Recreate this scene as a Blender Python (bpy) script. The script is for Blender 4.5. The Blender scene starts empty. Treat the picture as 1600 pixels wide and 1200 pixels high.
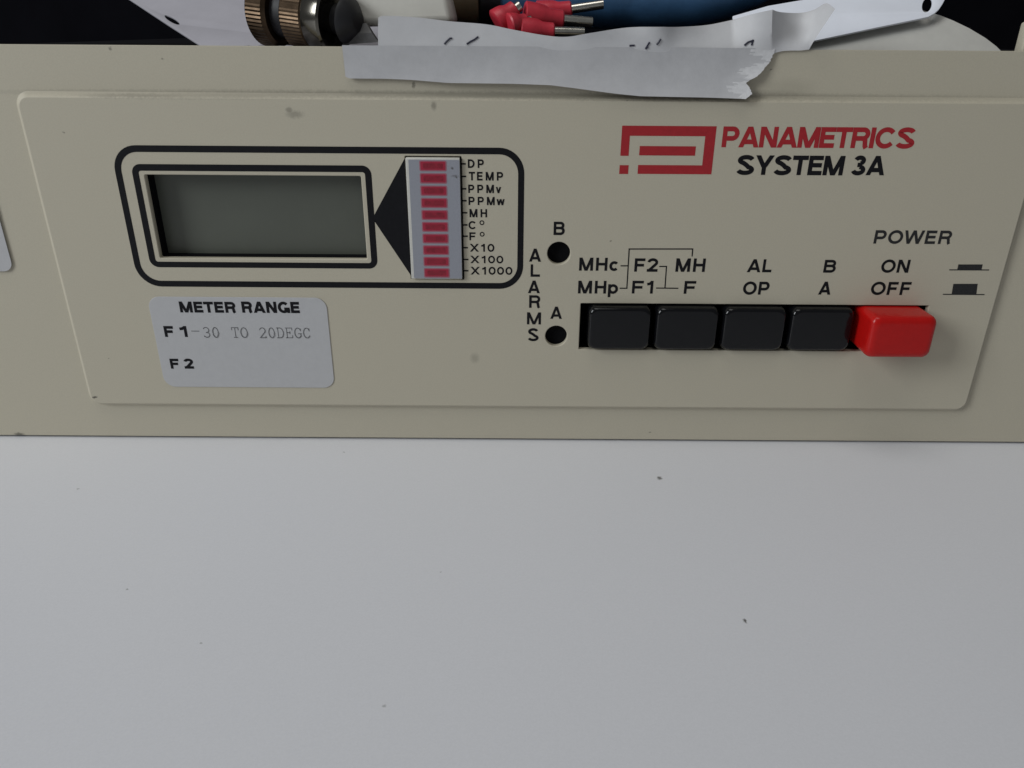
import bpy, bmesh, math, random
from mathutils import Vector, Matrix
random.seed(7)
S = 0.001                      # the script thinks in millimetres
scene = bpy.context.scene
COL = scene.collection

# ------------------------------------------------------------------ camera
cam_d = bpy.data.cameras.new('camera'); cam = bpy.data.objects.new('camera', cam_d); COL.objects.link(cam)
cam_d.sensor_width = 36.0; cam_d.lens = 36.0*1202/1600
cam_d.clip_start = 0.005; cam_d.clip_end = 50
cam.matrix_world = (Matrix.Translation((0, -163*S, 90.8*S)) @ Matrix.Rotation(math.radians(90-24.9), 4, 'X')
                    @ Matrix.Rotation(math.radians(0.39), 4, 'Z'))
scene.camera = cam
# ------------------------------------------------------------------ world, lamps, exposure
w = bpy.data.worlds.new('World'); scene.world = w; w.use_nodes = True
w.node_tree.nodes['Background'].inputs[0].default_value = (0.93, 0.97, 1.0, 1)
w.node_tree.nodes['Background'].inputs[1].default_value = 0.13
def area(name, loc, target, sx, sy, power, color):
    d = bpy.data.lights.new(name, 'AREA'); d.shape = 'RECTANGLE'; d.size = sx; d.size_y = sy; d.energy = power; d.color = color
    o = bpy.data.objects.new(name, d); COL.objects.link(o); o.location = loc
    o.rotation_euler = (Vector(target)-Vector(loc)).to_track_quat('-Z', 'Y').to_euler()
    return o
area('window_light', (-1.25, -0.72, 0.74), (0, 0, 0.04), 0.5, 0.7, 13.5, (0.93, 0.97, 1.0))
area('ceiling_light', (-0.15, -0.20, 0.88), (0, -0.03, 0), 0.5, 0.4, 1.65, (1.0, 0.98, 0.94))
scene.view_settings.view_transform = 'Standard'; scene.view_settings.look = 'None'
scene.view_settings.exposure = 0.0; scene.view_settings.gamma = 1.0; scene.view_settings.use_curve_mapping = False

# ------------------------------------------------------------------ materials
def srgb(r, g, b):
    f = lambda c: ((c/255)/12.92 if c/255 <= .04045 else ((c/255+.055)/1.055)**2.4)
    return (f(r), f(g), f(b), 1)
def mat(name, color, rough=.5, metal=0.0, spec=.5, var=.06, scale=900, bump=0.0, bscale=6000, spots=(), coat=0.0, spotcol=(.05, .045, .035, 1)):
    """Principled with a low-contrast noise in the colour, an optional grain bump and optional small stains (x, z or x, y in mm)"""
    m = bpy.data.materials.new(name); m.use_nodes = True; nt = m.node_tree; N = nt.nodes; L = nt.links
    p = N['Principled BSDF']; p.inputs['Roughness'].default_value = rough; p.inputs['Metallic'].default_value = metal
    p.inputs['Specular IOR Level'].default_value = spec; p.inputs['Coat Weight'].default_value = coat
    tc = N.new('ShaderNodeTexCoord')
    n1 = N.new('ShaderNodeTexNoise'); n1.inputs['Scale'].default_value = scale; n1.inputs['Detail'].default_value = 6
    n1.inputs['Roughness'].default_value = .7
    L.new(tc.outputs['Object'], n1.inputs['Vector'])
    mr = N.new('ShaderNodeMapRange'); mr.inputs[1].default_value = .3; mr.inputs[2].default_value = .7
    mr.inputs[3].default_value = 1-var; mr.inputs[4].default_value = 1+var
    L.new(n1.outputs['Fac'], mr.inputs[0])
    mx = N.new('ShaderNodeMix'); mx.data_type = 'RGBA'; mx.blend_type = 'MULTIPLY'; mx.inputs[0].default_value = 1
    mx.inputs[6].default_value = color; L.new(mr.outputs[0], mx.inputs[7])
    out = mx.outputs[2]
    if spots:
        n2 = N.new('ShaderNodeTexNoise'); n2.inputs['Scale'].default_value = 1600; n2.inputs['Detail'].default_value = 4
        L.new(tc.outputs['Object'], n2.inputs['Vector'])
        warp = N.new('ShaderNodeMix'); warp.data_type = 'VECTOR'; warp.inputs[0].default_value = .0009
        L.new(tc.outputs['Object'], warp.inputs[4]); L.new(n2.outputs['Color'], warp.inputs[5])
        for (a, b, c, rx, rz, k) in spots:       # centre (mm), radii (mm), strength
            sub = N.new('ShaderNodeVectorMath'); sub.operation = 'SUBTRACT'; L.new(warp.outputs[1], sub.inputs[0])
            sub.inputs[1].default_value = ((a+.45)*S, (b+.45)*S, (c+.45)*S)
            sc = N.new('ShaderNodeVectorMath'); sc.operation = 'MULTIPLY'; L.new(sub.outputs[0], sc.inputs[0])
            sc.inputs[1].default_value = (1000/rx, 1000/rz if c == 0 else 30, 1000/rz if c != 0 else 30)
            ln = N.new('ShaderNodeVectorMath'); ln.operation = 'LENGTH'; L.new(sc.outputs[0], ln.inputs[0])
            r = N.new('ShaderNodeMapRange'); r.inputs[1].default_value = .35; r.inputs[2].default_value = 1.0
            r.inputs[3].default_value = k; r.inputs[4].default_value = 0; L.new(ln.outputs['Value'], r.inputs[0])
            m2 = N.new('ShaderNodeMix'); m2.data_type = 'RGBA'; L.new(r.outputs[0], m2.inputs[0]); L.new(out, m2.inputs[6])
            m2.inputs[7].default_value = spotcol; out = m2.outputs[2]
    L.new(out, p.inputs['Base Color'])
    if bump:
        nb = N.new('ShaderNodeTexNoise'); nb.inputs['Scale'].default_value = bscale; nb.inputs['Detail'].default_value = 3
        L.new(tc.outputs['Object'], nb.inputs['Vector'])
        bp = N.new('ShaderNodeBump'); bp.inputs['Strength'].default_value = bump; bp.inputs['Distance'].default_value = .00005
        L.new(nb.outputs['Fac'], bp.inputs['Height']); L.new(bp.outputs[0], p.inputs['Normal'])
    return m

PANEL_SPOTS = [(-44.0, 0, 74.5, 2.2, 1.0, .35), (-45.1, 0, 75.4, .9, .6, .4), (-16.0, 0, 76.3, .7, 1.1, .45), (-98.3, 0, 10.9, .9, .4, .9), (-8.6, 0, 21.6, 1.3, 1.6, .25), (-65.8, 0, 64.1, .3, .3, .6),
               (-20.0, 0, 80.1, .35, .9, .6), (-79.2, 0, 86.4, .4, .5, .6), (-69.2, 0, 84.6, .35, .3, .6), (-91.3, 0, 70.7, .3, .3, .6), (-92.9, 0, 20.9, .3, .2, .6), (-119.7, 0, 0.1, 1.6, .7, .75), (80.2, 0, -0.5, 1.5, .5, .95),
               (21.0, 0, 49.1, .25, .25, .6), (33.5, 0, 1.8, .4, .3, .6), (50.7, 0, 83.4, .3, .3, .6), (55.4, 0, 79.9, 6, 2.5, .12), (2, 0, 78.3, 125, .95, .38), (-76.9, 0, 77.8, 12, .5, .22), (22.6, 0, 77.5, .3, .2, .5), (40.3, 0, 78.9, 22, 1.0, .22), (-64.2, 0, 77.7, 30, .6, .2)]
BAR_SPOTS = [(-12.6, 0, 64.3, .35, .4, .8), (-12.1, 0, 62.7, .9, .35, .45), (-11.7, 0, 62.5, .3, .3, .7)]
TABLE_SPOTS = [(33.2, -15.5, 0, 0.75, 0.90, 0.80), (39.9, -61.0, 0, 0.45, 0.60, 0.90), (-68.4, -54.1, 0, 0.30, 0.26, 0.56), (-93.9, -21.6, 0, 0.30, 0.30, 0.42), (-18.5, -79.6, 0, 0.38, 0.38, 0.39), (-50.4, -67.1, 0, 0.30, 0.26, 0.42), (-12.9, -48.7, 0, 0.26, 0.26, 0.35), (-39.6, -5.0, 0, 0.38, 0.45, 0.42)]
M = {}
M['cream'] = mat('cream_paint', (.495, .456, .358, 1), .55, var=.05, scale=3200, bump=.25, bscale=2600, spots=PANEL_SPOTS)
M['table'] = mat('white_laminate', (.715, .722, .758, 1), .42, spec=.35, var=.03, scale=2600, bump=.06, bscale=1800, spots=TABLE_SPOTS)
M['ink'] = mat('black_ink', (.008, .008, .010, 1), .6, spec=.15, var=.2)
M['softink'] = mat('worn_grey_ink', (.025, .025, .026, 1), .6, spec=.2, var=.3, scale=3000)
M['red_ink'] = mat('red_ink', (.36, .012, .018, 1), .5, var=.1)
M['black'] = mat('black_plastic', (.004, .0042, .0052, 1), .10, spec=.32, var=.1)
M['matblack'] = mat('matt_black_liner', (.004, .004, .005, 1), .8, spec=.1, var=.1)
M['redplastic'] = mat('red_plastic', (.44, .006, .005, 1), .25, spec=.3, var=.06, bump=.12, bscale=3000)
M['lcd'] = mat('lcd_glass', (.10, .107, .088, 1), .35, spec=.4, var=.05, scale=60)
M['barwhite'] = mat('white_moulding', (.62, .61, .56, 1), .5)
M['bargrey'] = mat('grey_bar_face', (.29, .30, .34, 1), .5, var=.05, scale=2500, spots=BAR_SPOTS)
M['seg'] = mat('red_diffuser', (.36, .016, .045, 1), .4, var=.12, scale=700)
M['segcore'] = mat('deep_red_diffuser', (.25, .009, .026, 1), .4, var=.3, scale=900)
M['segrim'] = mat('pink_diffuser_rim', (.36, .13, .17, 1), .5, var=.05)
M['sticker'] = mat('white_sticker', (.475, .475, .482, 1), .42, var=.03, scale=500)
M['typed'] = mat('faded_typewriter_ink', (.115, .115, .12, 1), .6, var=.6, scale=2500)
M['tape'] = mat('white_paper_tape', (.46, .46, .472, 1), .6, var=.05, scale=500, bump=.4, bscale=1500)
M['torn'] = mat('torn_tape_fibre', (.58, .58, .59, 1), .8, var=.1, scale=1500)
M['paper'] = mat('note_paper', (.56, .56, .57, 1), .7, var=.04, scale=300, bump=.3, bscale=900)
M['card'] = mat('white_card', (.42, .41, .45, 1), .55, var=.05, scale=120)
M['sheet'] = mat('bluish_white_plastic', (.86, .89, .97, 1), .35, var=.03, scale=120)
M['greysheet'] = mat('grey_paper', (.56, .55, .51, 1), .6, var=.05, scale=200)
M['brass'] = mat('tarnished_brass', (.09, .062, .04, 1), .38, metal=1.0, var=.3, scale=500)
M['steel'] = mat('dark_nickel', (.15, .14, .12, 1), .18, metal=1.0, var=.1)
M['tin'] = mat('tinned_copper', (.62, .60, .54, 1), .22, metal=1.0, var=.15, scale=800)
M['ferrule'] = mat('red_sleeve', (.52, .03, .05, 1), .4, var=.15, scale=500, bump=.2, bscale=1500)
M['blue'] = mat('blue_jacket', (.05, .13, .26, 1), .4, var=.25, scale=120)
M['tan'] = mat('tan_collar', (.26, .21, .13, 1), .5, var=.1, scale=300)
M['wrap'] = mat('cream_paper_wrap', (.74, .72, .65, 1), .7, var=.05, scale=200, bump=.3, bscale=800)
M['rubber'] = mat('dark_rubber', (.008, .008, .010, 1), .55, var=.2)
M['greystrip'] = mat('grey_braid', (.13, .13, .13, 1), .5, var=.2, scale=800)
M['lid'] = mat('black_case_paint', (.004, .004, .006, 1), .75, spec=.15, var=.2)
M['wall'] = mat('dark_cabinet', (.003, .003, .0045, 1), .9, spec=.05, var=.2, scale=30)
M['pen'] = mat('pen_ink', (.01, .01, .03, 1), .5)

# ------------------------------------------------------------------ mesh helpers
def finish(name, bm, m, parent=None, smooth=35):
    bmesh.ops.remove_doubles(bm, verts=bm.verts, dist=1e-7)
    bmesh.ops.recalc_face_normals(bm, faces=bm.faces)
    if smooth:
        for f in bm.faces: f.smooth = abs(f.normal.y) < .9999
        for e in bm.edges:
            if len(e.link_faces) == 2 and e.calc_face_angle(0) > math.radians(smooth): e.smooth = False
    me = bpy.data.meshes.new(name); bm.to_mesh(me); bm.free()
    for mm in (m if isinstance(m, (list, tuple)) else [m]): me.materials.append(M[mm])
    o = bpy.data.objects.new(name, me); COL.objects.link(o)
    if parent: o.parent = parent
    return o
def tag(o, label=None, cat=None, group=None, kind=None):
    if label: o['label'] = label
    if cat: o['category'] = cat
    if group: o['group'] = group
    if kind: o['kind'] = kind
    return o
def empty(name):
    o = bpy.data.objects.new(name, None); COL.objects.link(o); o.empty_display_size = .01; return o
def rrect(x0, x1, z0, z1, r, n=8):
    pts = []
    for cx, cz, a in ((x1-r, z1-r, 0), (x0+r, z1-r, 90), (x0+r, z0+r, 180), (x1-r, z0+r, 270)):
        for i in range(n+1):
            t = math.radians(a+90*i/n); pts.append((cx+r*math.cos(t), cz+r*math.sin(t)))
    return pts
def circle(cx, cz, r, n=48): return [(cx+r*math.cos(2*math.pi*i/n), cz+r*math.sin(2*math.pi*i/n)) for i in range(n)]
def curve_mesh(cd):
    o = bpy.data.objects.new('tmp', cd); COL.objects.link(o)
    dg = bpy.context.evaluated_depsgraph_get(); dg.update()
    me = bpy.data.meshes.new_from_object(o.evaluated_get(dg)); bpy.data.objects.remove(o); bpy.data.curves.remove(cd)
    return me
def add_sheet(bm, loops, y0, t=0.0, bev=0.0, mi=0):
    """filled outline with holes, in the panel's (x, z) plane; front at y0, back at y0+t (mm)"""
    cd = bpy.data.curves.new('c', 'CURVE'); cd.dimensions = '2D'; cd.fill_mode = 'BOTH'
    cd.extrude = max(0, t/2-bev); cd.bevel_depth = bev; cd.offset = -bev; cd.bevel_resolution = 2
    for lp in loops:
        sp = cd.splines.new('POLY'); sp.points.add(len(lp)-1); sp.use_cyclic_u = True
        for p, (x, z) in zip(sp.points, lp): p.co = (x, z, 0, 1)
    me = curve_mesh(cd); nf = len(bm.faces)
    for v in me.vertices: v.co = Vector((v.co.x*S, (y0+t/2-v.co.z)*S, v.co.y*S))
    bm.from_mesh(me); bpy.data.meshes.remove(me)
    bm.faces.ensure_lookup_table()
    for f in bm.faces[nf:]: f.material_index = mi
def add_box(bm, x0, x1, y0, y1, z0, z1, bev=0.0, seg=3):
    r = bmesh.ops.create_cube(bm, size=1)
    for v in r['verts']:
        v.co = Vector(((x0+x1)/2+v.co.x*(x1-x0), (y0+y1)/2+v.co.y*(y1-y0), (z0+z1)/2+v.co.z*(z1-z0)))*S
    if bev:
        es = list({e for v in r['verts'] for e in v.link_edges})
        bmesh.ops.bevel(bm, geom=es, offset=bev*S, segments=seg, profile=.5, affect='EDGES')
def add_lathe(bm, prof, n=48, mw=Matrix(), teeth=(), caps=True):
    """prof: (axial, radius) in mm along local X; teeth: (a0, a1, depth, count)"""
    rings = []
    for a, r in prof:
        ring = []
        for i in range(n):
            rr = r
            for a0, a1, d, c in teeth:
                if a0 <= a <= a1: rr = r-d*(i % 2)
            t = 2*math.pi*i/n
            ring.append(bm.verts.new(mw @ Vector((a*S, rr*S*math.cos(t), rr*S*math.sin(t)))))
        rings.append(ring)
    for A, B in zip(rings, rings[1:]):
        for i in range(n): bm.faces.new((A[i], A[(i+1) % n], B[(i+1) % n], B[i]))
    if caps: bm.faces.new(rings[0]); bm.faces.new(rings[-1][::-1])
def add_tube(bm, pts, r, n=16):
    """round tube through 3-D points (mm); r number or list"""
    P = [Vector(p)*S for p in pts]; rings = []
    for i, p in enumerate(P):
        d = (P[min(i+1, len(P)-1)]-P[max(i-1, 0)]).normalized()
        u = d.cross(Vector((0, 0, 1)));
        if u.length < 1e-4: u = d.cross(Vector((1, 0, 0)))
        u.normalize(); v = d.cross(u); rr = (r[i] if isinstance(r, (list, tuple)) else r)*S
        rings.append([bm.verts.new(p+u*rr*math.cos(2*math.pi*k/n)+v*rr*math.sin(2*math.pi*k/n)) for k in range(n)])
    for A, B in zip(rings, rings[1:]):
        for k in range(n): bm.faces.new((A[k], A[(k+1) % n], B[(k+1) % n], B[k]))
    bm.faces.new(rings[0]); bm.faces.new(rings[-1][::-1])
def add_grid(bm, rows, t, mif=None):
    """sheet through a grid of 3-D points (mm), given the thickness t away from the camera side (+y)"""
    nr, nc = len(rows), len(rows[0])
    def layer(off): return [[bm.verts.new((Vector(p)+Vector((0, off, 0)))*S) for p in r] for r in rows]
    A, B = layer(0), layer(t)
    for i in range(nr-1):
        for j in range(nc-1):
            f = bm.faces.new((A[i][j], A[i][j+1], A[i+1][j+1], A[i+1][j])); g = bm.faces.new((B[i][j], B[i+1][j], B[i+1][j+1], B[i][j+1]))
            if mif: f.material_index = g.material_index = mif(i, j)
    for i in range(nr-1):
        for j in (0, nc-1): bm.faces.new((A[i][j], A[i+1][j], B[i+1][j], B[i][j]))
    for j in range(nc-1):
        for i in (0, nr-1): bm.faces.new((A[i][j], B[i][j], B[i][j+1], A[i][j+1]))
def lerp_pts(pts, x):
    """piecewise-linear y(x) through pts"""
    if x <= pts[0][0]: return pts[0][1]
    for (a, b), (c, d) in zip(pts, pts[1:]):
        if x <= c: return b+(d-b)*(x-a)/(c-a) if c > a else d
    return pts[-1][1]
def refine(pts, k=6):
    """Catmull-Rom through a list of tuples"""
    out = []
    for i in range(len(pts)-1):
        p0, p1, p2, p3 = (Vector(pts[max(0, i-1)]), Vector(pts[i]), Vector(pts[i+1]), Vector(pts[min(len(pts)-1, i+2)]))
        for j in range(k):
            t = j/k
            out.append(tuple(.5*((2*p1)+(p2-p0)*t+(2*p0-5*p1+4*p2-p3)*t*t+(3*p1-p0-3*p2+p3)*t**3)))
    out.append(tuple(pts[-1])); return out
# grotesque stroke lettering: every glyph is drawn from strokes of one weight (cap height = 1)
def arc(cx, cy, rx, ry, a0, a1, n=14):
    return [(cx+rx*math.cos(math.radians(a0+(a1-a0)*i/n)), cy+ry*math.sin(math.radians(a0+(a1-a0)*i/n))) for i in range(n+1)]
WID = dict(A=.93, B=.80, C=.95, D=.83, E=.68, F=.66, G=.92, H=.80, I=0, L=.63, M=.97, N=.81, O=.97, P=.76, R=.82, S=.86, T=.75, W=1.30, X=.90, Y=.90,
           c=.68, p=.70, v=.68, w=1.0)
WID.update({'0': .68, '1': .36, '2': .68, '3': .68})
BEAR = {**{k: .10 for k in 'BDEFHILMNPR1'}, **{k: .035 for k in 'CGOS023cp'}, **{k: .02 for k in 'ATVWXYvw'}}
def glyph(c, w, kx, W):
    """strokes of glyph c in cap units: ('s', points, closed) ribbons, ('d', p, q) diagonals cut level; w = stroke weight, W = ink width"""
    h = w/2; s = []
    V = lambda x, a=0, b=1: s.append(('s', [(x, a), (x, b)], False))
    Hh = lambda y, a, b: s.append(('s', [(a, y), (b, y)], False))
    Dg = lambda x0, y0, x1, y1: s.append(('d', (x0, y0), (x1, y1)))
    R = lambda p, closed=False: s.append(('s', p, closed))
    if c == 'H': V(h); V(W-h); Hh(.51, h, W-h)
    elif c == 'I': V(W/2)
    elif c == 'E': V(h); Hh(1-h, h, W); Hh(.515, h, W*.94); Hh(h, h, W)
    elif c == 'F': V(h); Hh(1-h, h, W); Hh(.49, h, W*.9)
    elif c == 'L': V(h); Hh(h, h, W)
    elif c == 'T': V(W/2); Hh(1-h, 0, W)
    elif c == 'D': V(h); R([(h, 1-h)]+arc(W*.42, .5, W*.58-h, .5-h, 90, -90, 20)+[(h, h)])
    elif c in 'O0': R(arc(W/2, .5, W/2-h, .515-h, 0, 360, 36)[:-1], True)
    elif c == 'C': R(arc(W/2, .5, W/2-h, .515-h, 38, 322, 26))
    elif c == 'G': R(arc(W/2, .5, W/2-h*1.1, .515-h, 42, 335, 26)); Hh(.49-h, W*.54, W); V(W-h*.85, 0, .49-h)
    elif c == 'P': V(h); R([(h, 1-h)]+arc(W*.60, (1.43-h)/2, W*.40-h, (.57-h)/2, 90, -90)+[(h, .43)])
    elif c == 'R': V(h); R([(h, 1-h)]+arc(W*.60, (1.47-h)/2, W*.38-h, (.53-h)/2, 90, -90)+[(h, .47)]); R([(W*.56, .47), (W*.70, .45), (W*.82-h*.5, .38), (W*.90-h, .26), (W*.93-h, .10), (W-h, 0)])
    elif c == 'B':
        V(h); R([(h, 1-h)]+arc(W*.62, (1.53-h)/2, W*.34-h, (.47-h)/2, 90, -90)+[(h, .53)]); R(arc(W*.62, (.53+h)/2, W*.38-h, (.53-h)/2, 90, -90)+[(h, h)])
    elif c == 'S':
        R(arc(W/2, .75, W/2-h-.03, .265-h, 12, 245, 18)+[(W*.52, .515)]+arc(W/2, .255, W/2-h, .27-h, 65, -168, 18))
    elif c == '3': R(arc(W*.48, .75, W*.44-h, .265-h, 165, -75, 16)); R(arc(W*.48, .265, W*.52-h, .28-h, 80, -168, 16)); Hh(.53, W*.36, W*.6)
    elif c == '2': R(arc(W/2, .70, W/2-h, .315-h, 175, -38, 18)+[(W*.42, .27), (h*1.5, h)]); Hh(h, 0, W)
    elif c == '1': V(W-h); R([(0, .735), (W*.35, .76), (W*.62, .84), (W-h*1.2, 1-h*.6)])
    elif c in 'AMNVWXYvw':
        H = 1 if c.isupper() else .74
        k = lambda dx, dy: h*math.hypot(dx*kx, dy)/dy/kx       # half the level cut of a diagonal
        if c == 'A': q = k(W/2, 1); q = k(W/2-q, 1); Dg(q, 0, W/2, 1); Dg(W-q, 0, W/2, 1); Hh(.27, W*.22, W*.78)
        elif c == 'M': V(h); V(W-h); q = k(W/2-w, 1); Dg(q+.01, 1, W/2, 0); Dg(W-q-.01, 1, W/2, 0)
        elif c == 'N': V(h); V(W-h); q = k(W-2.4*h, 1); Dg(q, 1, W-q, 0)
        elif c == 'X': q = k(W*.8, 1); Dg(q, 1, W-q, 0); Dg(W-q, 1, q, 0)
        elif c == 'Y': q = k(W*.4, .6); Dg(q, 1, W/2, .38); Dg(W-q, 1, W/2, .38); V(W/2, 0, .44)
        elif c == 'v': q = k(W*.36, H); Dg(q, H, W/2, 0); Dg(W-q, H, W/2, 0)
        elif c in 'Ww':
            q = k(W*.2, H); a = W*.27; b = W*.5
            Dg(q, H, a, 0); Dg(b, H, a, 0); Dg(b, H, W-a, 0); Dg(W-q, H, W-a, 0)
    elif c == 'c': R(arc(W/2, .365, W/2-h, .38-h, 42, 318, 20))
    elif c == 'p': V(h, -.28, .74); R(arc(W/2, .365, W/2-h, .38-h, 0, 360, 30)[:-1], True)
    return s
def ribbon(bm, pts, w, closed, y, mi):
    n = len(pts); L_, R_ = [], []; h = w/2
    for i, p in enumerate(pts):
        p = Vector(p); a = Vector(pts[i-1]) if (i or closed) else None; b = Vector(pts[(i+1) % n]) if (i < n-1 or closed) else None
        d1 = (p-a).normalized() if a is not None else (b-p).normalized(); d2 = (b-p).normalized() if b is not None else d1
        n1 = Vector((-d1.y, d1.x)); n2 = Vector((-d2.y, d2.x)); m = (n1+n2).normalized(); q = h/max(.45, m.dot(n1))
        L_.append(bm.verts.new(((p.x+m.x*q)*S, y*S, (p.y+m.y*q)*S))); R_.append(bm.verts.new(((p.x-m.x*q)*S, y*S, (p.y-m.y*q)*S)))
    for i in range(n if closed else n-1):
        j = (i+1) % n; f = bm.faces.new((L_[i], L_[j], R_[j], R_[i])); f.material_index = mi
def add_text(bm, s, x0, x1, z0, z1, y=-.03, bold=.15, spacing=1.0, mi=0):
    """flat lettering: capitals stand z0..z1, the word runs x0..x1 (mm); bold = stroke weight in cap heights"""
    H = z1-z0; w = bold
    adv = []; x = 0
    for i, c in enumerate(s):
        if i: x += (BEAR[s[i-1]]+BEAR[c])*spacing
        W = max(WID[c], w); adv.append((c, x, W)); x += W
    kx = (x1-x0)/(x*H)                       # width factor against the drawn proportions
    for c, gx, W in adv:
        # the stroke weight stays the same in both directions: work in cap heights with stretched x
        Wk = max(W*kx, w) if WID[c] else w; ox = x0+(gx*kx)*H; yy = y
        for st in glyph(c, w, 1.0, Wk):
            yy -= .003
            if st[0] == 's': ribbon(bm, [(ox+a*H, z0+b*H) for a, b in st[1]], w*H, st[2], yy, mi)
            else:
                (a, b), (c2, d) = st[1], st[2]; hw = w/2*math.hypot(c2-a, d-b)/abs(d-b)
                f = bm.faces.new([bm.verts.new(((ox+u*H)*S, yy*S, (z0+v*H)*S)) for u, v in ((a-hw, b), (a+hw, b), (c2+hw, d), (c2-hw, d))]); f.material_index = mi
def add_line(bm, pts, wd, y=-.03):
    """printed line of width wd through (x, z) points; squared-off joints"""
    h = wd/2
    for (a, b), (c, d) in zip(pts, pts[1:]):
        u = Vector((c-a, d-b)); u.normalize(); n = Vector((-u.y, u.x))*h; e = u*h
        q = [(a-e.x+n.x, b-e.y+n.y), (a-e.x-n.x, b-e.y-n.y), (c+e.x-n.x, d+e.y-n.y), (c+e.x+n.x, d+e.y+n.y)]
        bm.faces.new([bm.verts.new((x*S, y*S, z*S)) for x, z in q]); y -= .004
def add_poly(bm, pts, y=-.03): bm.faces.new([bm.verts.new((x*S, y*S, z*S)) for x, z in pts])

# ------------------------------------------------------------------ setting
bm = bmesh.new(); add_box(bm, -900, 900, -700, 420, -30, -.65, 2)
tag(finish('table', bm, 'table'), 'white laminate table top below the cream instrument, with tiny specks of dirt', 'table', kind='structure')
bm = bmesh.new(); add_box(bm, -900, 900, 421, 440, -200, 900)
tag(finish('wall', bm, 'wall'), 'black background behind the instrument', 'wall', kind='structure')

# ------------------------------------------------------------------ the instrument
inst = tag(empty('instrument'), 'cream rack instrument with blank grey display, red bar scale and push buttons', 'instrument')
PX0, PX1, PZ0, PZ1 = -142.0, 150.0, -0.1, 87.1
# case: five plates, open to the front
bm = bmesh.new()
add_box(bm, -130, 138, 3.02, 250, 83.6, 86.0, .3); add_box(bm, -130, 138, 3.02, 250, -.64, 2.0)
add_box(bm, -130, -128, 3.02, 250, 2.01, 83.59); add_box(bm, 136, 138, 3.02, 250, 2.01, 83.59); add_box(bm, -127.9, 135.9, 248, 250, 2.01, 83.59)
finish('case', bm, 'lid', inst)
# front panel: raised plate with openings, sloped skirt, lower surround
F0, F1, G0, G1 = -99.3, 107.2, 9.3, 77.6
holes = [rrect(-76.7, -31.7, 44.75, 62.5, .3, 3), rrect(-22.35, -10.7, 40.4, 66.6, .2, 3), rrect(15.2, 92.8, 24.0, 35.05, .2, 3),
         circle(9.95, 46.4, 2.5), circle(9.95, 27.2, 2.48)]
bm = bmesh.new()
add_sheet(bm, [rrect(F0, F1, G0, G1, 2.2)]+holes, 0, 1.5, .18)
lo = rrect(F0+.02, F1-.02, G0+.02, G1-.02, 2.2)
A = [bm.verts.new((x*S, .16*S, z*S)) for x, z in lo]
sk = [(F0-.25, F1+.25, G0-.22, G1+.22, 2.4, .28), (F0-.85, F1+.85, G0-.75, G1+.75, 2.8, 1.2), (F0-1.15, F1+1.15, G0-1.0, G1+1.0, 3.0, 1.33)]
for a, b, c, d, r, y in sk:
    B = [bm.verts.new((x*S, y*S, z*S)) for x, z in rrect(a, b, c, d, r)]
    for i in range(len(A)): bm.faces.new((A[i], A[(i+1) % len(A)], B[(i+1) % len(A)], B[i]))
    A = B
add_sheet(bm, [rrect(PX0, PX1, PZ0, PZ1, .8, 4), rrect(F0-1.0, F1+1.0, G0-.85, G1+.85, 2.9)], 1.3, 1.7, .1)
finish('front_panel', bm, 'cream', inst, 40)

# display: black surround in the opening, grey glass behind
bm = bmesh.new(); add_sheet(bm, [rrect(-79, -29.5, 42.5, 64.8, .5, 2), rrect(-76.45, -31.6, 44.8, 62.45, .3, 3)], 1.52, 2.4)
disp = finish('display', bm, 'matblack', inst)
bm = bmesh.new(); add_box(bm, -79, -29.5, 3.95, 6, 42.5, 64.8)
finish('display_glass', bm, 'lcd', disp)
# printed frames and pointer
bm = bmesh.new()
add_sheet(bm, [rrect(-82.59, 2.26, 38.30, 68.39, 5.2, 10), rrect(-81.24, 0.98, 39.63, 67.06, 3.9, 10)], -.03)
add_sheet(bm, [rrect(-79.1, -29.45, 42.7, 64.65, 1.9, 8), rrect(-77.75, -30.8, 43.95, 63.3, .55, 5)], -.03)
add_poly(bm, [(-29.88, 53.74), (-22.36, 66.19), (-22.27, 41.13)], -.034)
finish('printed_frame', bm, 'ink', inst)
# bar scale: white moulding, grey face, ten red windows
bm = bmesh.new(); add_box(bm, -22.15, -11.05, -.75, 4, 40.7, 66.35, .15, 2)
bar = finish('bar_scale', bm, 'barwhite', inst)
bm = bmesh.new(); add_sheet(bm, [rrect(-21.55, -11.1, 40.85, 66.0, .15, 2)], -.80, .12)
finish('bar_face', bm, 'bargrey', bar)
bm = bmesh.new(); add_sheet(bm, [rrect(-11.02, -10.72, 40.45, 66.3, .1, 2)], -.35, 1.2)
finish('bar_gap_shade', bm, 'matblack', bar)  # black strip stands in for the gap and shadow on the bar's right side
for k in range(10):
    zc = 64.78-(64.78-42.08)*k/9
    bm = bmesh.new()
    add_sheet(bm, [rrect(-19.35, -13.75, zc-1.06, zc+1.08, .3, 3)], -.83, .02, mi=1)
    add_sheet(bm, [rrect(-19.12, -14.0, zc-.8, zc+.86, .2, 3)], -.87, .03, mi=0)
    add_sheet(bm, [rrect(-18.6, -14.5, zc-.5, zc+.55, .2, 3)], -.90, .02, mi=2)
    finish('segment', bm, ['seg', 'segrim', 'segcore'], bar)
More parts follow.
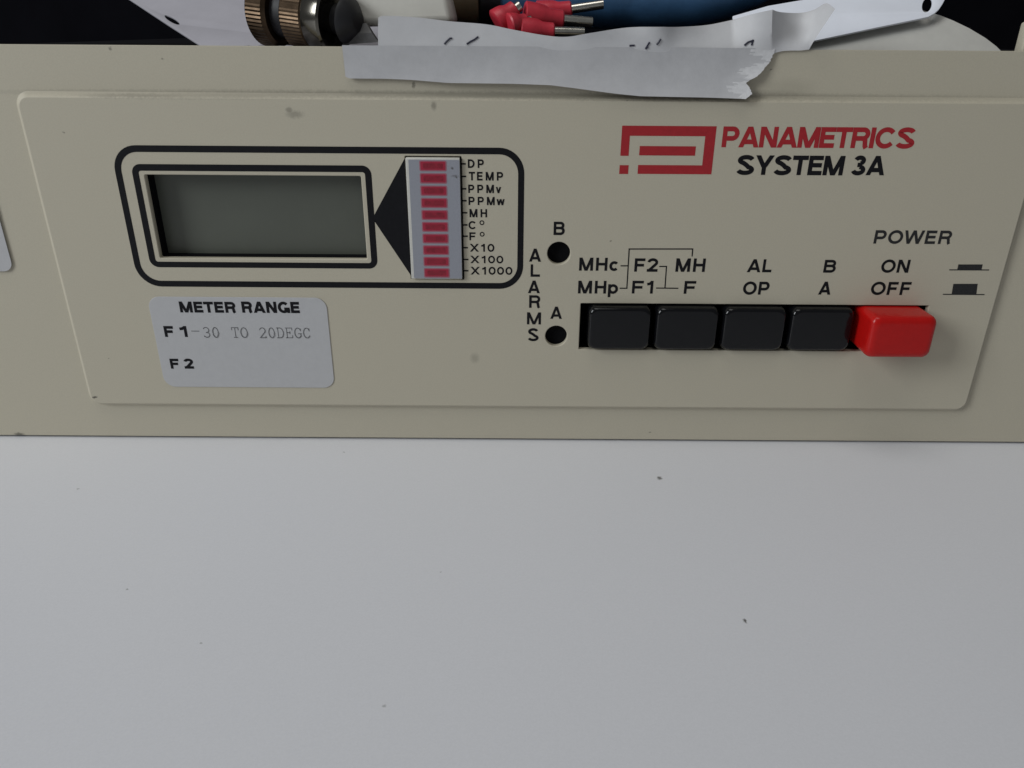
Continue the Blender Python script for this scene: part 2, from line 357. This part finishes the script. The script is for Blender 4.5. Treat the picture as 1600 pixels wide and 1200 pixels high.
# legends beside the bar
bm = bmesh.new()
LEG = [('DP', -9.42, -6.12, 64.31, 66.04), ('TEMP', -9.25, -2.15, 61.78, 63.53), ('PPMv', -9.43, -2.55, 59.20, 60.92), ('PPMw', -9.42, -1.82, 56.69, 58.41),
       ('MH', -9.25, -5.53, 54.11, 55.85), ('C', -9.51, -7.82, 51.56, 53.27), ('F', -9.36, -8.04, 49.14, 50.87), ('X10', -9.32, -4.01, 46.66, 48.37),
       ('X100', -9.25, -2.08, 44.10, 45.76), ('X1000', -9.24, -0.08, 41.54, 43.28)]
for s, a, b, c, d in LEG: add_text(bm, s, a, b, c, d, bold=.205, spacing=1.9)
for a, b in ((-6.64, 52.95), (-6.62, 50.47)): add_sheet(bm, [circle(a, b, .52, 20), circle(a, b, .30, 20)], -.03)
for a, b in ((-10.95, 65.12), (-10.92, 62.58), (-10.93, 60.04), (-10.93, 57.57), (-10.82, 55.04), (-10.82, 52.45), (-10.79, 50.02), (-10.84, 47.50), (-10.75, 44.90), (-10.81, 42.37)):
    add_line(bm, [(a+.14, b), (a+.95, b)], .32)
finish('scale_lettering', bm, 'ink', inst)
# alarm lamps and their lettering
for a, b in ((9.95, 46.4), (9.95, 27.2)):
    bm = bmesh.new(); add_lathe(bm, [(1.5, 2.7), (4, 2.7)], 40, Matrix.Translation((a*S, 0, b*S)) @ Matrix.Rotation(math.radians(90), 4, 'Z'))
    finish('alarm_lamp', bm, 'matblack', inst)
bm = bmesh.new()
for s, a, b, c, d in [('A', 3.51, 6.12, 44.52, 47.41), ('L', 3.89, 5.95, 41.12, 43.92), ('A', 3.38, 6.02, 37.36, 40.26), ('R', 3.68, 6.20, 33.93, 36.87),
        ('M', 3.26, 6.41, 30.00, 32.87), ('S', 3.48, 5.96, 25.97, 29.05), ('B', 8.66, 11.05, 50.41, 53.28), ('A', 8.49, 11.11, 31.38, 34.26)]:
    add_text(bm, s, a, b, c, d, bold=.195)
finish('alarm_lettering', bm, 'ink', inst)
# button legends
bm = bmesh.new()
for s, a, b, c, d in [('MHc', 14.46, 23.15, 42.58, 45.50), ('MHp', 14.44, 23.26, 37.37, 40.30), ('F2', 26.51, 31.61, 42.43, 45.42), ('F1', 26.35, 30.98, 37.44, 40.37),
        ('MH', 35.51, 41.92, 42.47, 45.48), ('F', 37.83, 40.37, 37.46, 40.40), ('AL', 51.13, 56.46, 42.49, 45.40), ('OP', 50.83, 56.61, 37.37, 40.35),
        ('B', 67.79, 70.41, 42.50, 45.37), ('A', 67.57, 70.29, 37.48, 40.46), ('ON', 80.25, 86.37, 42.60, 45.51), ('OFF', 79.04, 87.71, 37.51, 40.50)]:
    add_text(bm, s, a, b, c, d, bold=.205)
for pl in ([(23.61, 43.72), (25.14, 43.73)], [(23.73, 38.63), (25.20, 38.64), (25.10, 47.47), (38.79, 47.57), (38.83, 46.07)],
           [(32.05, 43.64), (33.49, 43.65), (33.60, 38.75)], [(31.78, 38.73), (36.44, 38.71)]):
    add_line(bm, pl, .26)
finish('button_lettering', bm, 'ink', inst)
bm = bmesh.new()
add_text(bm, 'POWER', 77.45, 93.98, 49.02, 51.93, bold=.205)
finish('power_lettering', bm, 'softink', inst)
bm = bmesh.new()
add_line(bm, [(95.34, 43.32), (103.78, 43.35)], .24); add_poly(bm, [(96.89, 44.55), (102.18, 44.59), (102.23, 43.39), (96.93, 43.36)], -.036)
add_line(bm, [(95.29, 37.74), (104.28, 37.74)], .24); add_poly(bm, [(96.89, 40.16), (102.24, 40.20), (102.55, 37.82), (97.08, 37.78)], -.036)
finish('power_symbol', bm, 'softink', inst)
# maker's mark
bm = bmesh.new()
X0, X1, Z0, Z1 = 21.9, 41.0, 63.35, 72.85
add_poly(bm, [(X0, Z1), (X1, Z1), (X1, Z1-1.95), (X0, Z1-1.95)])
add_poly(bm, [(X0, Z1-1.95), (X0+1.7, Z1-1.95), (X0+1.7, 66.95), (X0, 66.95)])
add_poly(bm, [(X1-2.1, Z1-1.95), (X1, Z1-1.95), (X1, Z0), (X1-2.1, Z0)])
add_poly(bm, [(25.70, Z0), (X1-2.1, Z0), (X1-2.1, 65.14), (25.70, 65.14)])
add_poly(bm, [(25.75, 67.06), (37.22, 67.06), (37.22, 68.91), (25.75, 68.91)])
add_poly(bm, [(X0, 63.30), (X0+1.85, 63.30), (X0+1.85, 65.08), (X0, 65.08)])
finish('logo', bm, 'red_ink', inst, 0)
bm = bmesh.new(); add_text(bm, 'PANAMETRICS', 42.41, 81.57, 68.78, 72.83, bold=.228, spacing=.10); finish('brand_lettering', bm, 'red_ink', inst)
bm = bmesh.new()
add_text(bm, 'SYSTEM', 46.01, 68.12, 63.31, 67.23, bold=.225, spacing=.3); add_text(bm, '3A', 69.86, 76.73, 63.39, 67.28, bold=.225)
finish('model_lettering', bm, 'ink', inst)
# range sticker
bm = bmesh.new(); add_sheet(bm, [rrect(-81.2, -41.45, 13.9, 36.0, 2.6, 8)], -.16, .16, .06)
st = finish('range_sticker', bm, 'sticker', inst)
bm = bmesh.new()
for s, a, b, c, d in [('METER', -74.36, -61.81, 32.34, 34.91), ('RANGE', -60.47, -47.59, 32.37, 35.01), ('F', -78.86, -76.74, 26.43, 29.07), ('1', -75.29, -73.69, 26.45, 29.09),
        ('F', -78.94, -76.92, 18.54, 21.06), ('2', -75.74, -73.58, 18.57, 21.08)]:
    add_text(bm, s, a, b, c, d, y=-.19, bold=.25, spacing=.6)
finish('sticker_lettering', bm, 'ink', st)
ARC = lambda cx, cy, rx, ry, a0, a1, n=12: [(cx+rx*math.cos(math.radians(a0+(a1-a0)*i/n)), cy+ry*math.sin(math.radians(a0+(a1-a0)*i/n))) for i in range(n+1)]
O_ = [ARC(.5, .5, .42, .5, 0, 360, 24)]
TYPE = {'3': [ARC(.45, .74, .36, .26, 150, -90), ARC(.45, .25, .40, .25, 90, -150)], '0': [ARC(.5, .5, .36, .5, 0, 360, 24)], 'O': O_,
        'T': [[(.08, .78), (.08, 1), (.92, 1), (.92, .78)], [(.5, 1), (.5, 0)], [(.28, 0), (.72, 0)]],
        '2': [ARC(.47, .72, .36, .28, 165, -35)+[(.1, 0), (.85, 0), (.85, .12)]],
        'D': [[(.05, 1), (.45, 1)]+ARC(.45, .5, .45, .5, 90, -90)+[(.05, 0)], [(.2, 1), (.2, 0)]],
        'E': [[(.9, .8), (.9, 1), (.05, 1)], [(.2, 1), (.2, 0)], [(.05, 0), (.9, 0), (.9, .22)], [(.2, .52), (.6, .52)], [(.6, .62), (.6, .42)]],
        'G': [ARC(.5, .5, .42, .5, 40, 330, 20), [(.86, .92), (.86, .72)], [(.55, .42), (.95, .42)], [(.86, .42), (.86, .12)]],
        'C': [ARC(.5, .5, .42, .5, 40, 325, 20), [(.84, .94), (.84, .72)]], '-': [[(-.15, .62), (.8, .62)]]}
bm = bmesh.new()
pit = (-46.58--56.53)/5; xs = -56.53
place = [('-', -71.49)]+[(c, -69.24+pit*i) for i, c in enumerate('30')]+[(c, -62.77+pit*i) for i, c in enumerate('TO')]+[(c, xs+pit*i) for i, c in enumerate('20DEGC')]
zb, zt = 26.42, 28.78
for c, xc in place:
    for pl in TYPE[c]:
        add_line(bm, [(xc+(a-.5)*pit*.86, zb+b*(zt-zb)) for a, b in pl], .18, -.18)
finish('typed_lettering', bm, 'typed', st)
# push buttons
bm = bmesh.new()
add_box(bm, 13.5, 94.5, 8.5, 9.5, 22.5, 36.6); add_box(bm, 13.5, 94.5, 1.55, 8.4, 35.2, 36.6); add_box(bm, 13.5, 94.5, 1.55, 8.4, 22.5, 23.85)
add_box(bm, 13.5, 15.1, 1.55, 8.4, 23.9, 35.15); add_box(bm, 92.9, 94.5, 1.55, 8.4, 23.9, 35.15)
finish('button_well', bm, 'matblack', inst)
def button(x0, x1, z0, z1, yf, m, taper=.35, round_=.62):
    """key cap: rounded front, slightly flared towards the root"""
    bm = bmesh.new(); prof = [(9.0, taper*.6, 1.3), (yf+1.6, .0, 1.5), (yf+1.1, .06, 1.55), (yf+.7, .18, 1.65), (yf+.38, .38, 1.8), (yf+.16, .66, 1.9), (yf+.04, .98, 2.0), (yf, 1.3, 2.0)]
    prev = None
    for y, ins, r in prof:
        ins *= round_; R = [bm.verts.new((x*S, y*S, z*S)) for x, z in rrect(x0+ins, x1-ins, z0+ins, z1-ins, max(.5, r-ins*.35), 6)]
        if prev:
            for i in range(len(R)): bm.faces.new((prev[i], prev[(i+1) % len(R)], R[(i+1) % len(R)], R[i]))
        else: bm.faces.new(R[::-1])
        prev = R
    # slightly dished front
    c = bm.verts.new(((x0+x1)/2*S, (yf+.12)*S, (z0+z1)/2*S))
    for i in range(len(prev)): bm.faces.new((prev[i], prev[(i+1) % len(prev)], c))
    return finish('push_button', bm, m, inst, 50)
for k in range(4): button(16.9+15.02*k, 30.95+15.02*k, 24.65, 34.75, -2.0, 'black')
pb = button(77.35, 91.6, 25.3, 34.9, -7.6, 'redplastic', round_=1.25); pb['label'] = 'red power button standing proud of the four black ones'
# sticker at the far left of the surround
a, b = (-109.96, 41.23)
bm = bmesh.new(); add_sheet(bm, [rrect(-136, a, b, b+22, 2.2, 8)], .9, .12, .04); finish('blank_sticker', bm, 'sticker', inst)

# ------------------------------------------------------------------ things on top
# taped paper note
note = tag(empty('paper_note'), 'torn white handwritten paper strip rising above the panel edge behind the tape', 'note')
bm = bmesh.new()
cols = [((-26.68, 85.40), (-26.21, 91.65), .6), ((-25.93, 85.41), (-25.42, 92.54), .6), ((-19.27, 85.45), (-18.94, 92.36), .8), ((-12.99, 85.49), (-12.82, 91.74), 1.0), ((-5.46, 85.54), (-5.42, 91.22), 1.0),
        ((-0.44, 85.57), (-0.47, 90.36), .8), ((5.84, 85.61), (5.74, 89.38), .6), ((10.23, 85.63), (10.08, 89.13), .5), ((14.62, 85.66), (14.36, 89.78), .2), ((22.15, 85.71), (21.75, 90.83), .6),
        ((28.42, 85.75), (27.71, 90.98), -.6), ((32.18, 85.77), (31.73, 91.00), 1.2), ((37.82, 85.81), (37.80, 91.38), 3.6), ((42.83, 85.84), (43.06, 92.33), 5.0)]
cols = [(a[0], a[1], b[0], b[1], y) for a, b, y in cols]
part1 = refine(cols, 6)
tail = [(a[0], a[1], b[0], b[1], y) for a, b, y in [((42.83, 85.84), (43.06, 92.33), 5.0), ((46.72, 85.86), (45.77, 93.32), 1.2), ((50.53, 86.35), (48.35, 94.04), -2.5)]]
tail2 = [(a[0], a[1], b[0], b[1], y) for a, b, y in [((50.53, 86.35), (48.35, 94.04), -2.5), ((52.34, 86.82), (51.38, 93.70), 2.0), ((54.29, 86.95), (55.93, 93.65), 4.5), ((55.75, 86.96), (58.24, 94.21), 3.5),
        ((56.94, 87.08), (59.32, 95.26), .5), ((57.56, 87.15), (59.89, 94.21), -3.0)]]
allc = part1[:-1]+refine(tail, 6)[:-1]+refine(tail2, 7)
rows = []
for i in range(13):
    t = i/12
    rows.append([(xb+(xt-xb)*t, .9+(y-.9)*t**1.3+.12*math.sin(xb*.35+t*5)*t, zb_+(zt_-zb_)*t) for xb, zb_, xt, zt_, y in allc])
add_grid(bm, rows[::-1], .12)
finish('paper', bm, 'paper', note, 50)
for pl in ([(-13.64, 87.67), (-13.13, 88.19), (-12.49, 88.70), (-12.12, 88.71)], [(-9.29, 87.70), (-8.53, 88.16), (-7.78, 88.51), (-7.03, 89.02)], [(22.43, 87.62), (23.42, 87.68)],
           [(25.59, 87.01), (25.80, 87.47), (26.23, 88.27)], [(25.57, 87.24), (26.06, 87.36)], [(27.65, 87.82), (27.99, 88.28), (28.31, 88.85)],
           [(44.88, 87.82), (45.52, 88.39), (46.21, 88.62), (46.38, 88.74)], [(46.22, 87.83), (46.33, 88.40), (46.47, 88.80)]):
    bm = bmesh.new(); add_tube(bm, [(a, min((abs(q[0]-a)+abs(q[2]-b), q[1]) for r_ in rows for q in r_)[1]-.05, b) for a, b in pl], .17, 8)
    finish('pen_stroke', bm, 'pen', note)
# tape
bm = bmesh.new()
VB = [(535, 123), (600, 123.5), (640, 125), (700, 130), (800, 131), (860, 133), (900, 138), (960, 146), (1000, 150), (1100, 152), (1165, 154), (1220, 155)]
TORN = [(0, 1213), (.1, 1211), (.19, 1207), (.28, 1203), (.36, 1197), (.45, 1191), (.53, 1185), (.6, 1176), (.655, 1168), (.69, 1165), (.75, 1168), (.82, 1171), (.9, 1172), (.95, 1168), (1, 1161)]
VBm = [(-33.78, 81.35), (-25.60, 81.34), (-20.57, 81.19), (-13.02, 80.66), (-0.40, 80.62), (7.17, 80.43), (12.25, 79.87), (19.89, 78.97), (25.00, 78.53), (37.71, 78.37), (45.98, 78.18), (52.98, 78.11)]
TORNm = [(0.000, 50.88), (0.100, 50.76), (0.190, 50.38), (0.280, 50.00), (0.360, 49.36), (0.450, 48.72), (0.530, 48.07), (0.600, 47.02), (0.655, 46.08), (0.690, 45.62), (0.750, 46.20), (0.820, 46.66), (0.900, 46.89), (0.950, 46.45), (1.000, 45.62)]
rnd = random.Random(3)
TAPE = []
NR, NCOL = 40, 90
for i in range(NR+1):
    t = i/NR; row = []
    xl = -33.6+.25*t; xr = lerp_pts(TORNm, t)+rnd.uniform(-.12, .12)
    if t > .93: xl += .9*((t-.93)/.07)**2
    for j in range(NCOL+1):
        s = j/NCOL; x = xl+(xr-xl)*(s if s < .8 else .8+(s-.8))
        zt = 87.35; z = zt+(lerp_pts(VBm, x)-zt)*t
        curl = (.35+1.5*min(1, max(0, (x+25)/50)))*t**2.6
        bow = .10*math.sin(x*.16)*math.sin(math.pi*t)+.05*math.sin(x*.5+4*t)
        fl = .9*max(0, (s-.93)/.07)**2*t*(1 if t < .62 else .6)
        row.append((x, .78-curl-bow*.5-fl, z))
    TAPE.append(row)
add_grid(bm, TAPE, .13, lambda i, j: 1 if j >= len(TAPE[0])-4.5-2*math.sin(i*.42+.6)-.8*math.sin(i*1.7) else 0)
tag(finish('tape', bm, ['tape', 'torn'], None, 50), 'white paper tape strip with torn right end, stuck along the top edge of the panel', 'tape')

# white card with a slot, leaning up behind the panel edge
bm = bmesh.new()
# outline in the card's own plane: u to the right, w up the slope
org = Vector((0, 24, 86.2)); up = Vector((0, .90, .44)).normalized()
CARD_OUT = [(-118.47, 47.61), (-105.37, 34.96), (-92.34, 22.27), (-80.34, 10.59), (-69.32, 0.08), (-57.47, -0.61), (-26.15, -0.47), (-31.08, 49.01)]
CARD_SLOT = [(-77.68, 11.02), (-77.91, 11.46), (-78.27, 11.99), (-78.75, 12.57), (-79.32, 13.17), (-79.92, 13.74), (-80.53, 14.25), (-81.1, 14.66), (-81.58, 14.94), (-81.96, 15.07), (-82.19, 15.04), (-82.27, 14.85), (-82.18, 14.53), (-81.94, 14.08), (-81.57, 13.54), (-81.08, 12.96), (-80.51, 12.36), (-79.91, 11.79), (-79.31, 11.29), (-78.75, 10.9), (-78.27, 10.62), (-77.91, 10.5), (-77.68, 10.53), (-77.6, 10.7)]
card = bmesh.new(); add_sheet(card, [CARD_OUT, CARD_SLOT], 0, .4, .05)
mw = Matrix.Translation(org*S) @ Matrix(((1, 0, 0, 0), (0, up.z, up.y, 0), (0, -up.y, up.z, 0), (0, 0, 0, 1)))
bmesh.ops.transform(card, matrix=mw, verts=card.verts)
tag(finish('slotted_card', card, 'card'), 'white card with a small dark slot sloping up behind the left of the instrument', 'card')

# brass connector
con = tag(empty('connector'), 'tarnished brass cable connector with knurled rings lying behind the panel edge left of the tape', 'connector')
cx, cz = (-51.56, 93.87)
mw = Matrix.Translation((cx*S, 15*S, cz*S)) @ Matrix.Rotation(math.radians(-24), 4, 'Z') @ Matrix.Rotation(math.radians(6), 4, 'Y')
bm = bmesh.new()
add_lathe(bm, [(-.4, 5.8), (0, 6.7), (.4, 7.15), (.41, 7.2), (4.2, 7.2), (4.21, 7.1), (4.8, 6.4)], 120, mw, [(.405, 4.205, .14, 60)])
finish('knurled_ring', bm, 'brass', con, 25)
bm = bmesh.new()
add_lathe(bm, [(7.7, 5.2), (8.1, 6.3), (8.6, 6.75), (8.61, 6.85), (13.2, 6.85), (13.21, 6.8), (13.6, 6.5)], 120, mw, [(8.605, 13.205, .13, 60)])
finish('knurled_ring', bm, 'brass', con, 25)
bm = bmesh.new()
add_lathe(bm, [(13.3, 6.5), (13.7, 6.75), (17.2, 6.7), (17.6, 6.3), (17.7, 3.0)], 64, mw)
finish('barrel', bm, 'steel', con)
bm = bmesh.new(); add_lathe(bm, [(17.6, 2.9), (20.0, 2.9), (20.1, 4.5), (20.8, 4.2), (22.6, 2.0), (22.8, 1.6)], 48, mw); finish('boot', bm, 'rubber', con)

bm = bmesh.new(); add_lathe(bm, [(4.6, 5.2), (7.9, 5.2)], 48, mw); finish('groove_seal', bm, 'rubber', con)

# wrapped blue cable
cab = tag(empty('cable'), 'thick dark blue cable with a tan collar and cream paper wrap lying behind the note', 'cable')
zc = 96.82
mx = lambda a, b, y: Matrix.Translation((a*S, y*S, b*S))
bm = bmesh.new(); x0 = -38.16; x1 = -12.58
x0 = -35.20; x1 = -11.85; zw = 91.13; add_box(bm, x0, x1, 8.8, 19.5, zw, zw+14, 1.6, 5)
for v in bm.verts: v.co.z += .0006*math.sin(v.co.x*260+1)+(v.co.x-x0*S)*.02; v.co.x -= (v.co.z-zw*S)*.22
finish('paper_wrap', bm, 'wrap', cab)
bm = bmesh.new(); x2 = -7.66
x1 = -13.29; add_lathe(bm, [(-1, 6.0), (x2-x1-.3, 6.35), (x2-x1, 6.1)], 40, mx(x1, zc+1, 23)); finish('collar', bm, 'tan', cab)
bm = bmesh.new(); x3 = -3.01
add_lathe(bm, [(-.2, 4.9), (0, 6.1), (.5, 6.5), (x3-x2, 6.6)], 40, mx(x2, zc, 24)); finish('end_ring', bm, 'rubber', cab)
bm = bmesh.new(); x4 = 42.26
add_tube(bm, [(x3-.5, 24, zc), (x3+12, 24, zc+.2), (x4-14, 24, zc), (x4-4, 24, zc+.4), (x4+3, 24, zc+1.6), (x4+9, 24.5, zc+3.4), (x4+14, 25, zc+5.2)], [6.3, 6.4, 6.4, 6.3, 6.0, 5.4, 4.6], 40)
finish('jacket', bm, 'blue', cab)
bm = bmesh.new(); a = (-3.45, 104.09); b = (27.47, 101.42); c = (45.50, 101.23); d = (68.16, 105.21)
add_tube(bm, refine([(a[0], 30, a[1]), (b[0], 28, b[1]), (c[0], 27, c[1]), (d[0], 26, d[1])], 6), 6.2, 32)
tag(finish('black_cable', bm, 'rubber'), 'thick black cable lying over the dark blue one', 'cable')
# grey strip under the wrap
bm = bmesh.new()
g = [(-33.18, 91.07), (-29.70, 91.32), (-27.34, 87.84), (-34.58, 87.32)]
add_grid(bm, [[(g[0][0], 7, g[0][1]), (g[1][0], 7, g[1][1])], [(.5*(g[0][0]+g[3][0]), 6.0, .5*(g[0][1]+g[3][1])), (.5*(g[1][0]+g[2][0]), 6.0, .5*(g[1][1]+g[2][1]))], [(g[3][0], 6, g[3][1]), (g[2][0], 6, g[2][1])]], 2.2)
tag(finish('strap', bm, 'greystrip'), 'short grey strap end between the brass connector and the paper note', 'strap')

# red ferrules
def ferrule(p, q, length, r, label):
    """flared red sleeve at p pointing to q, with a bare tin tube of the given length"""
    P, Q = Vector(p), Vector(q); d = (Q-P); L0 = d.length; rot = d.to_track_quat('X', 'Z').to_matrix().to_4x4()
    mw = Matrix.Translation(P*S) @ rot
    e = tag(empty('wire_ferrule'), label, 'wire ferrule', 'red wire ferrules in front of the blue cable')
    bm = bmesh.new(); add_lathe(bm, [(0, r*.75), (.12, r*1.02), (.4, r*1.14), (L0*.3, r*1.08), (L0*.5, r*.98), (L0*.66, r*.78), (L0*.96, r*.72), (L0, r*.6)], 32, mw); finish('sleeve', bm, 'ferrule', e)
    bm = bmesh.new(); add_lathe(bm, [(L0*.9, r*.42), (L0+length, r*.42), (L0+length+.05, r*.36)], 24, mw); finish('tube', bm, 'tin', e)
FL = [((-3.57, 7.00, 91.25), (0.26, 8.00, 94.06), 1.0, 2.5, 'red wire ferrule at the left of its cluster, flared end tilted to the camera'),
      ((-1.24, 4.50, 91.03), (2.31, 6.00, 91.86), 1.0, 2.0, 'short red wire ferrule lowest at the left, half behind the paper note'),
      ((1.83, 10.00, 92.82), (9.96, 11.00, 92.17), 6.0, 2.5, 'middle red wire ferrule with its tube pointing level to the right'),
      ((4.54, 14.80, 93.25), (11.83, 14.80, 94.26), 6.6, 2.2, 'rearmost red wire ferrule with its metal tube tilted upward'),
      ((1.05, 5.60, 90.24), (7.95, 6.00, 90.05), 6.0, 2.2, 'red wire ferrule with a bright tube lying just above the paper note')]
for f_ in FL: ferrule(*f_)
# holed sheet and grey paper at the right
SH_ORG, SH_UP = (0, 9, 87), (0, 0.7, 0.71)
SH_OUT = [(45.55, 8.63), (53.19, 11.46), (63.57, 13.81), (72.42, 23.88), (95.48, 24.09), (91.02, 14.05), (90.02, 12.3), (88.93, 10.73), (87.81, 9.69), (86.45, 8.82), (84.9, 8.38), (73.79, 5.48), (62.12, 2.36), (51.99, 0.12), (45.67, 2.72)]
SH_HOLE = [(87.84, 12.2), (87.98, 12.74), (88.04, 13.24), (88.0, 13.65), (87.89, 13.97), (87.69, 14.15), (87.44, 14.2), (87.13, 14.1), (86.8, 13.86), (86.47, 13.5), (86.15, 13.05), (85.88, 12.53), (85.67, 11.99), (85.54, 11.45), (85.48, 10.96), (85.51, 10.55), (85.63, 10.24), (85.83, 10.06), (86.08, 10.02), (86.38, 10.11), (86.71, 10.35), (87.04, 10.7), (87.35, 11.15), (87.63, 11.66)]
GR_ORG, GR_UP = (0, 11.2, 86.4), (0, 0.72, 0.69)
GR_OUT = [(55.37, -0.11), (58.97, 7.25), (71.98, 12.75), (85.62, 12.51), (90.68, 10.39), (93.11, 8.98), (96.06, 6.87), (98.87, 4.26), (100.66, 2.01), (101.6, 0.3)]
bm = bmesh.new(); add_sheet(bm, [SH_OUT, SH_HOLE], 0, .5, .08)
def lean(bm, org, up):
    up = Vector(up).normalized()
    bmesh.ops.transform(bm, matrix=Matrix.Translation(Vector(org)*S) @ Matrix(((1, 0, 0, 0), (0, up.z, up.y, 0), (0, -up.y, up.z, 0), (0, 0, 0, 1))), verts=bm.verts)
lean(bm, SH_ORG, SH_UP)
tag(finish('holed_sheet', bm, 'sheet'), 'bright bluish white plastic sheet with a round hole near its rounded corner', 'plastic sheet')
bm = bmesh.new(); add_sheet(bm, [GR_OUT], 0, .5, .1); lean(bm, GR_ORG, GR_UP)
tag(finish('grey_paper', bm, 'greysheet'), 'grey paper with a curved edge under the holed white sheet at the right', 'paper')
bm = bmesh.new(); a = 100.45; add_box(bm, a, a+14, 3.2, 6, 83, 92.33, .5); finish('bracket', bm, 'cream', inst)
# crumpled film under the connector
bm = bmesh.new(); rows = []
for i in range(10):
    y = 3.2+2.2*i; rows.append([(-55+j*.85, y, 86.35+.25*math.sin(j*.55+i)+.22*math.sin(j*1.3-i*.7)+(.35 if i < 2 else 0)*math.sin(j*.21)+.25) for j in range(35)])
add_grid(bm, rows[::-1], .08)
tag(finish('plastic_film', bm, 'card', None, 60), 'thin crumpled white film lying under the brass connector along the panel edge', 'film')
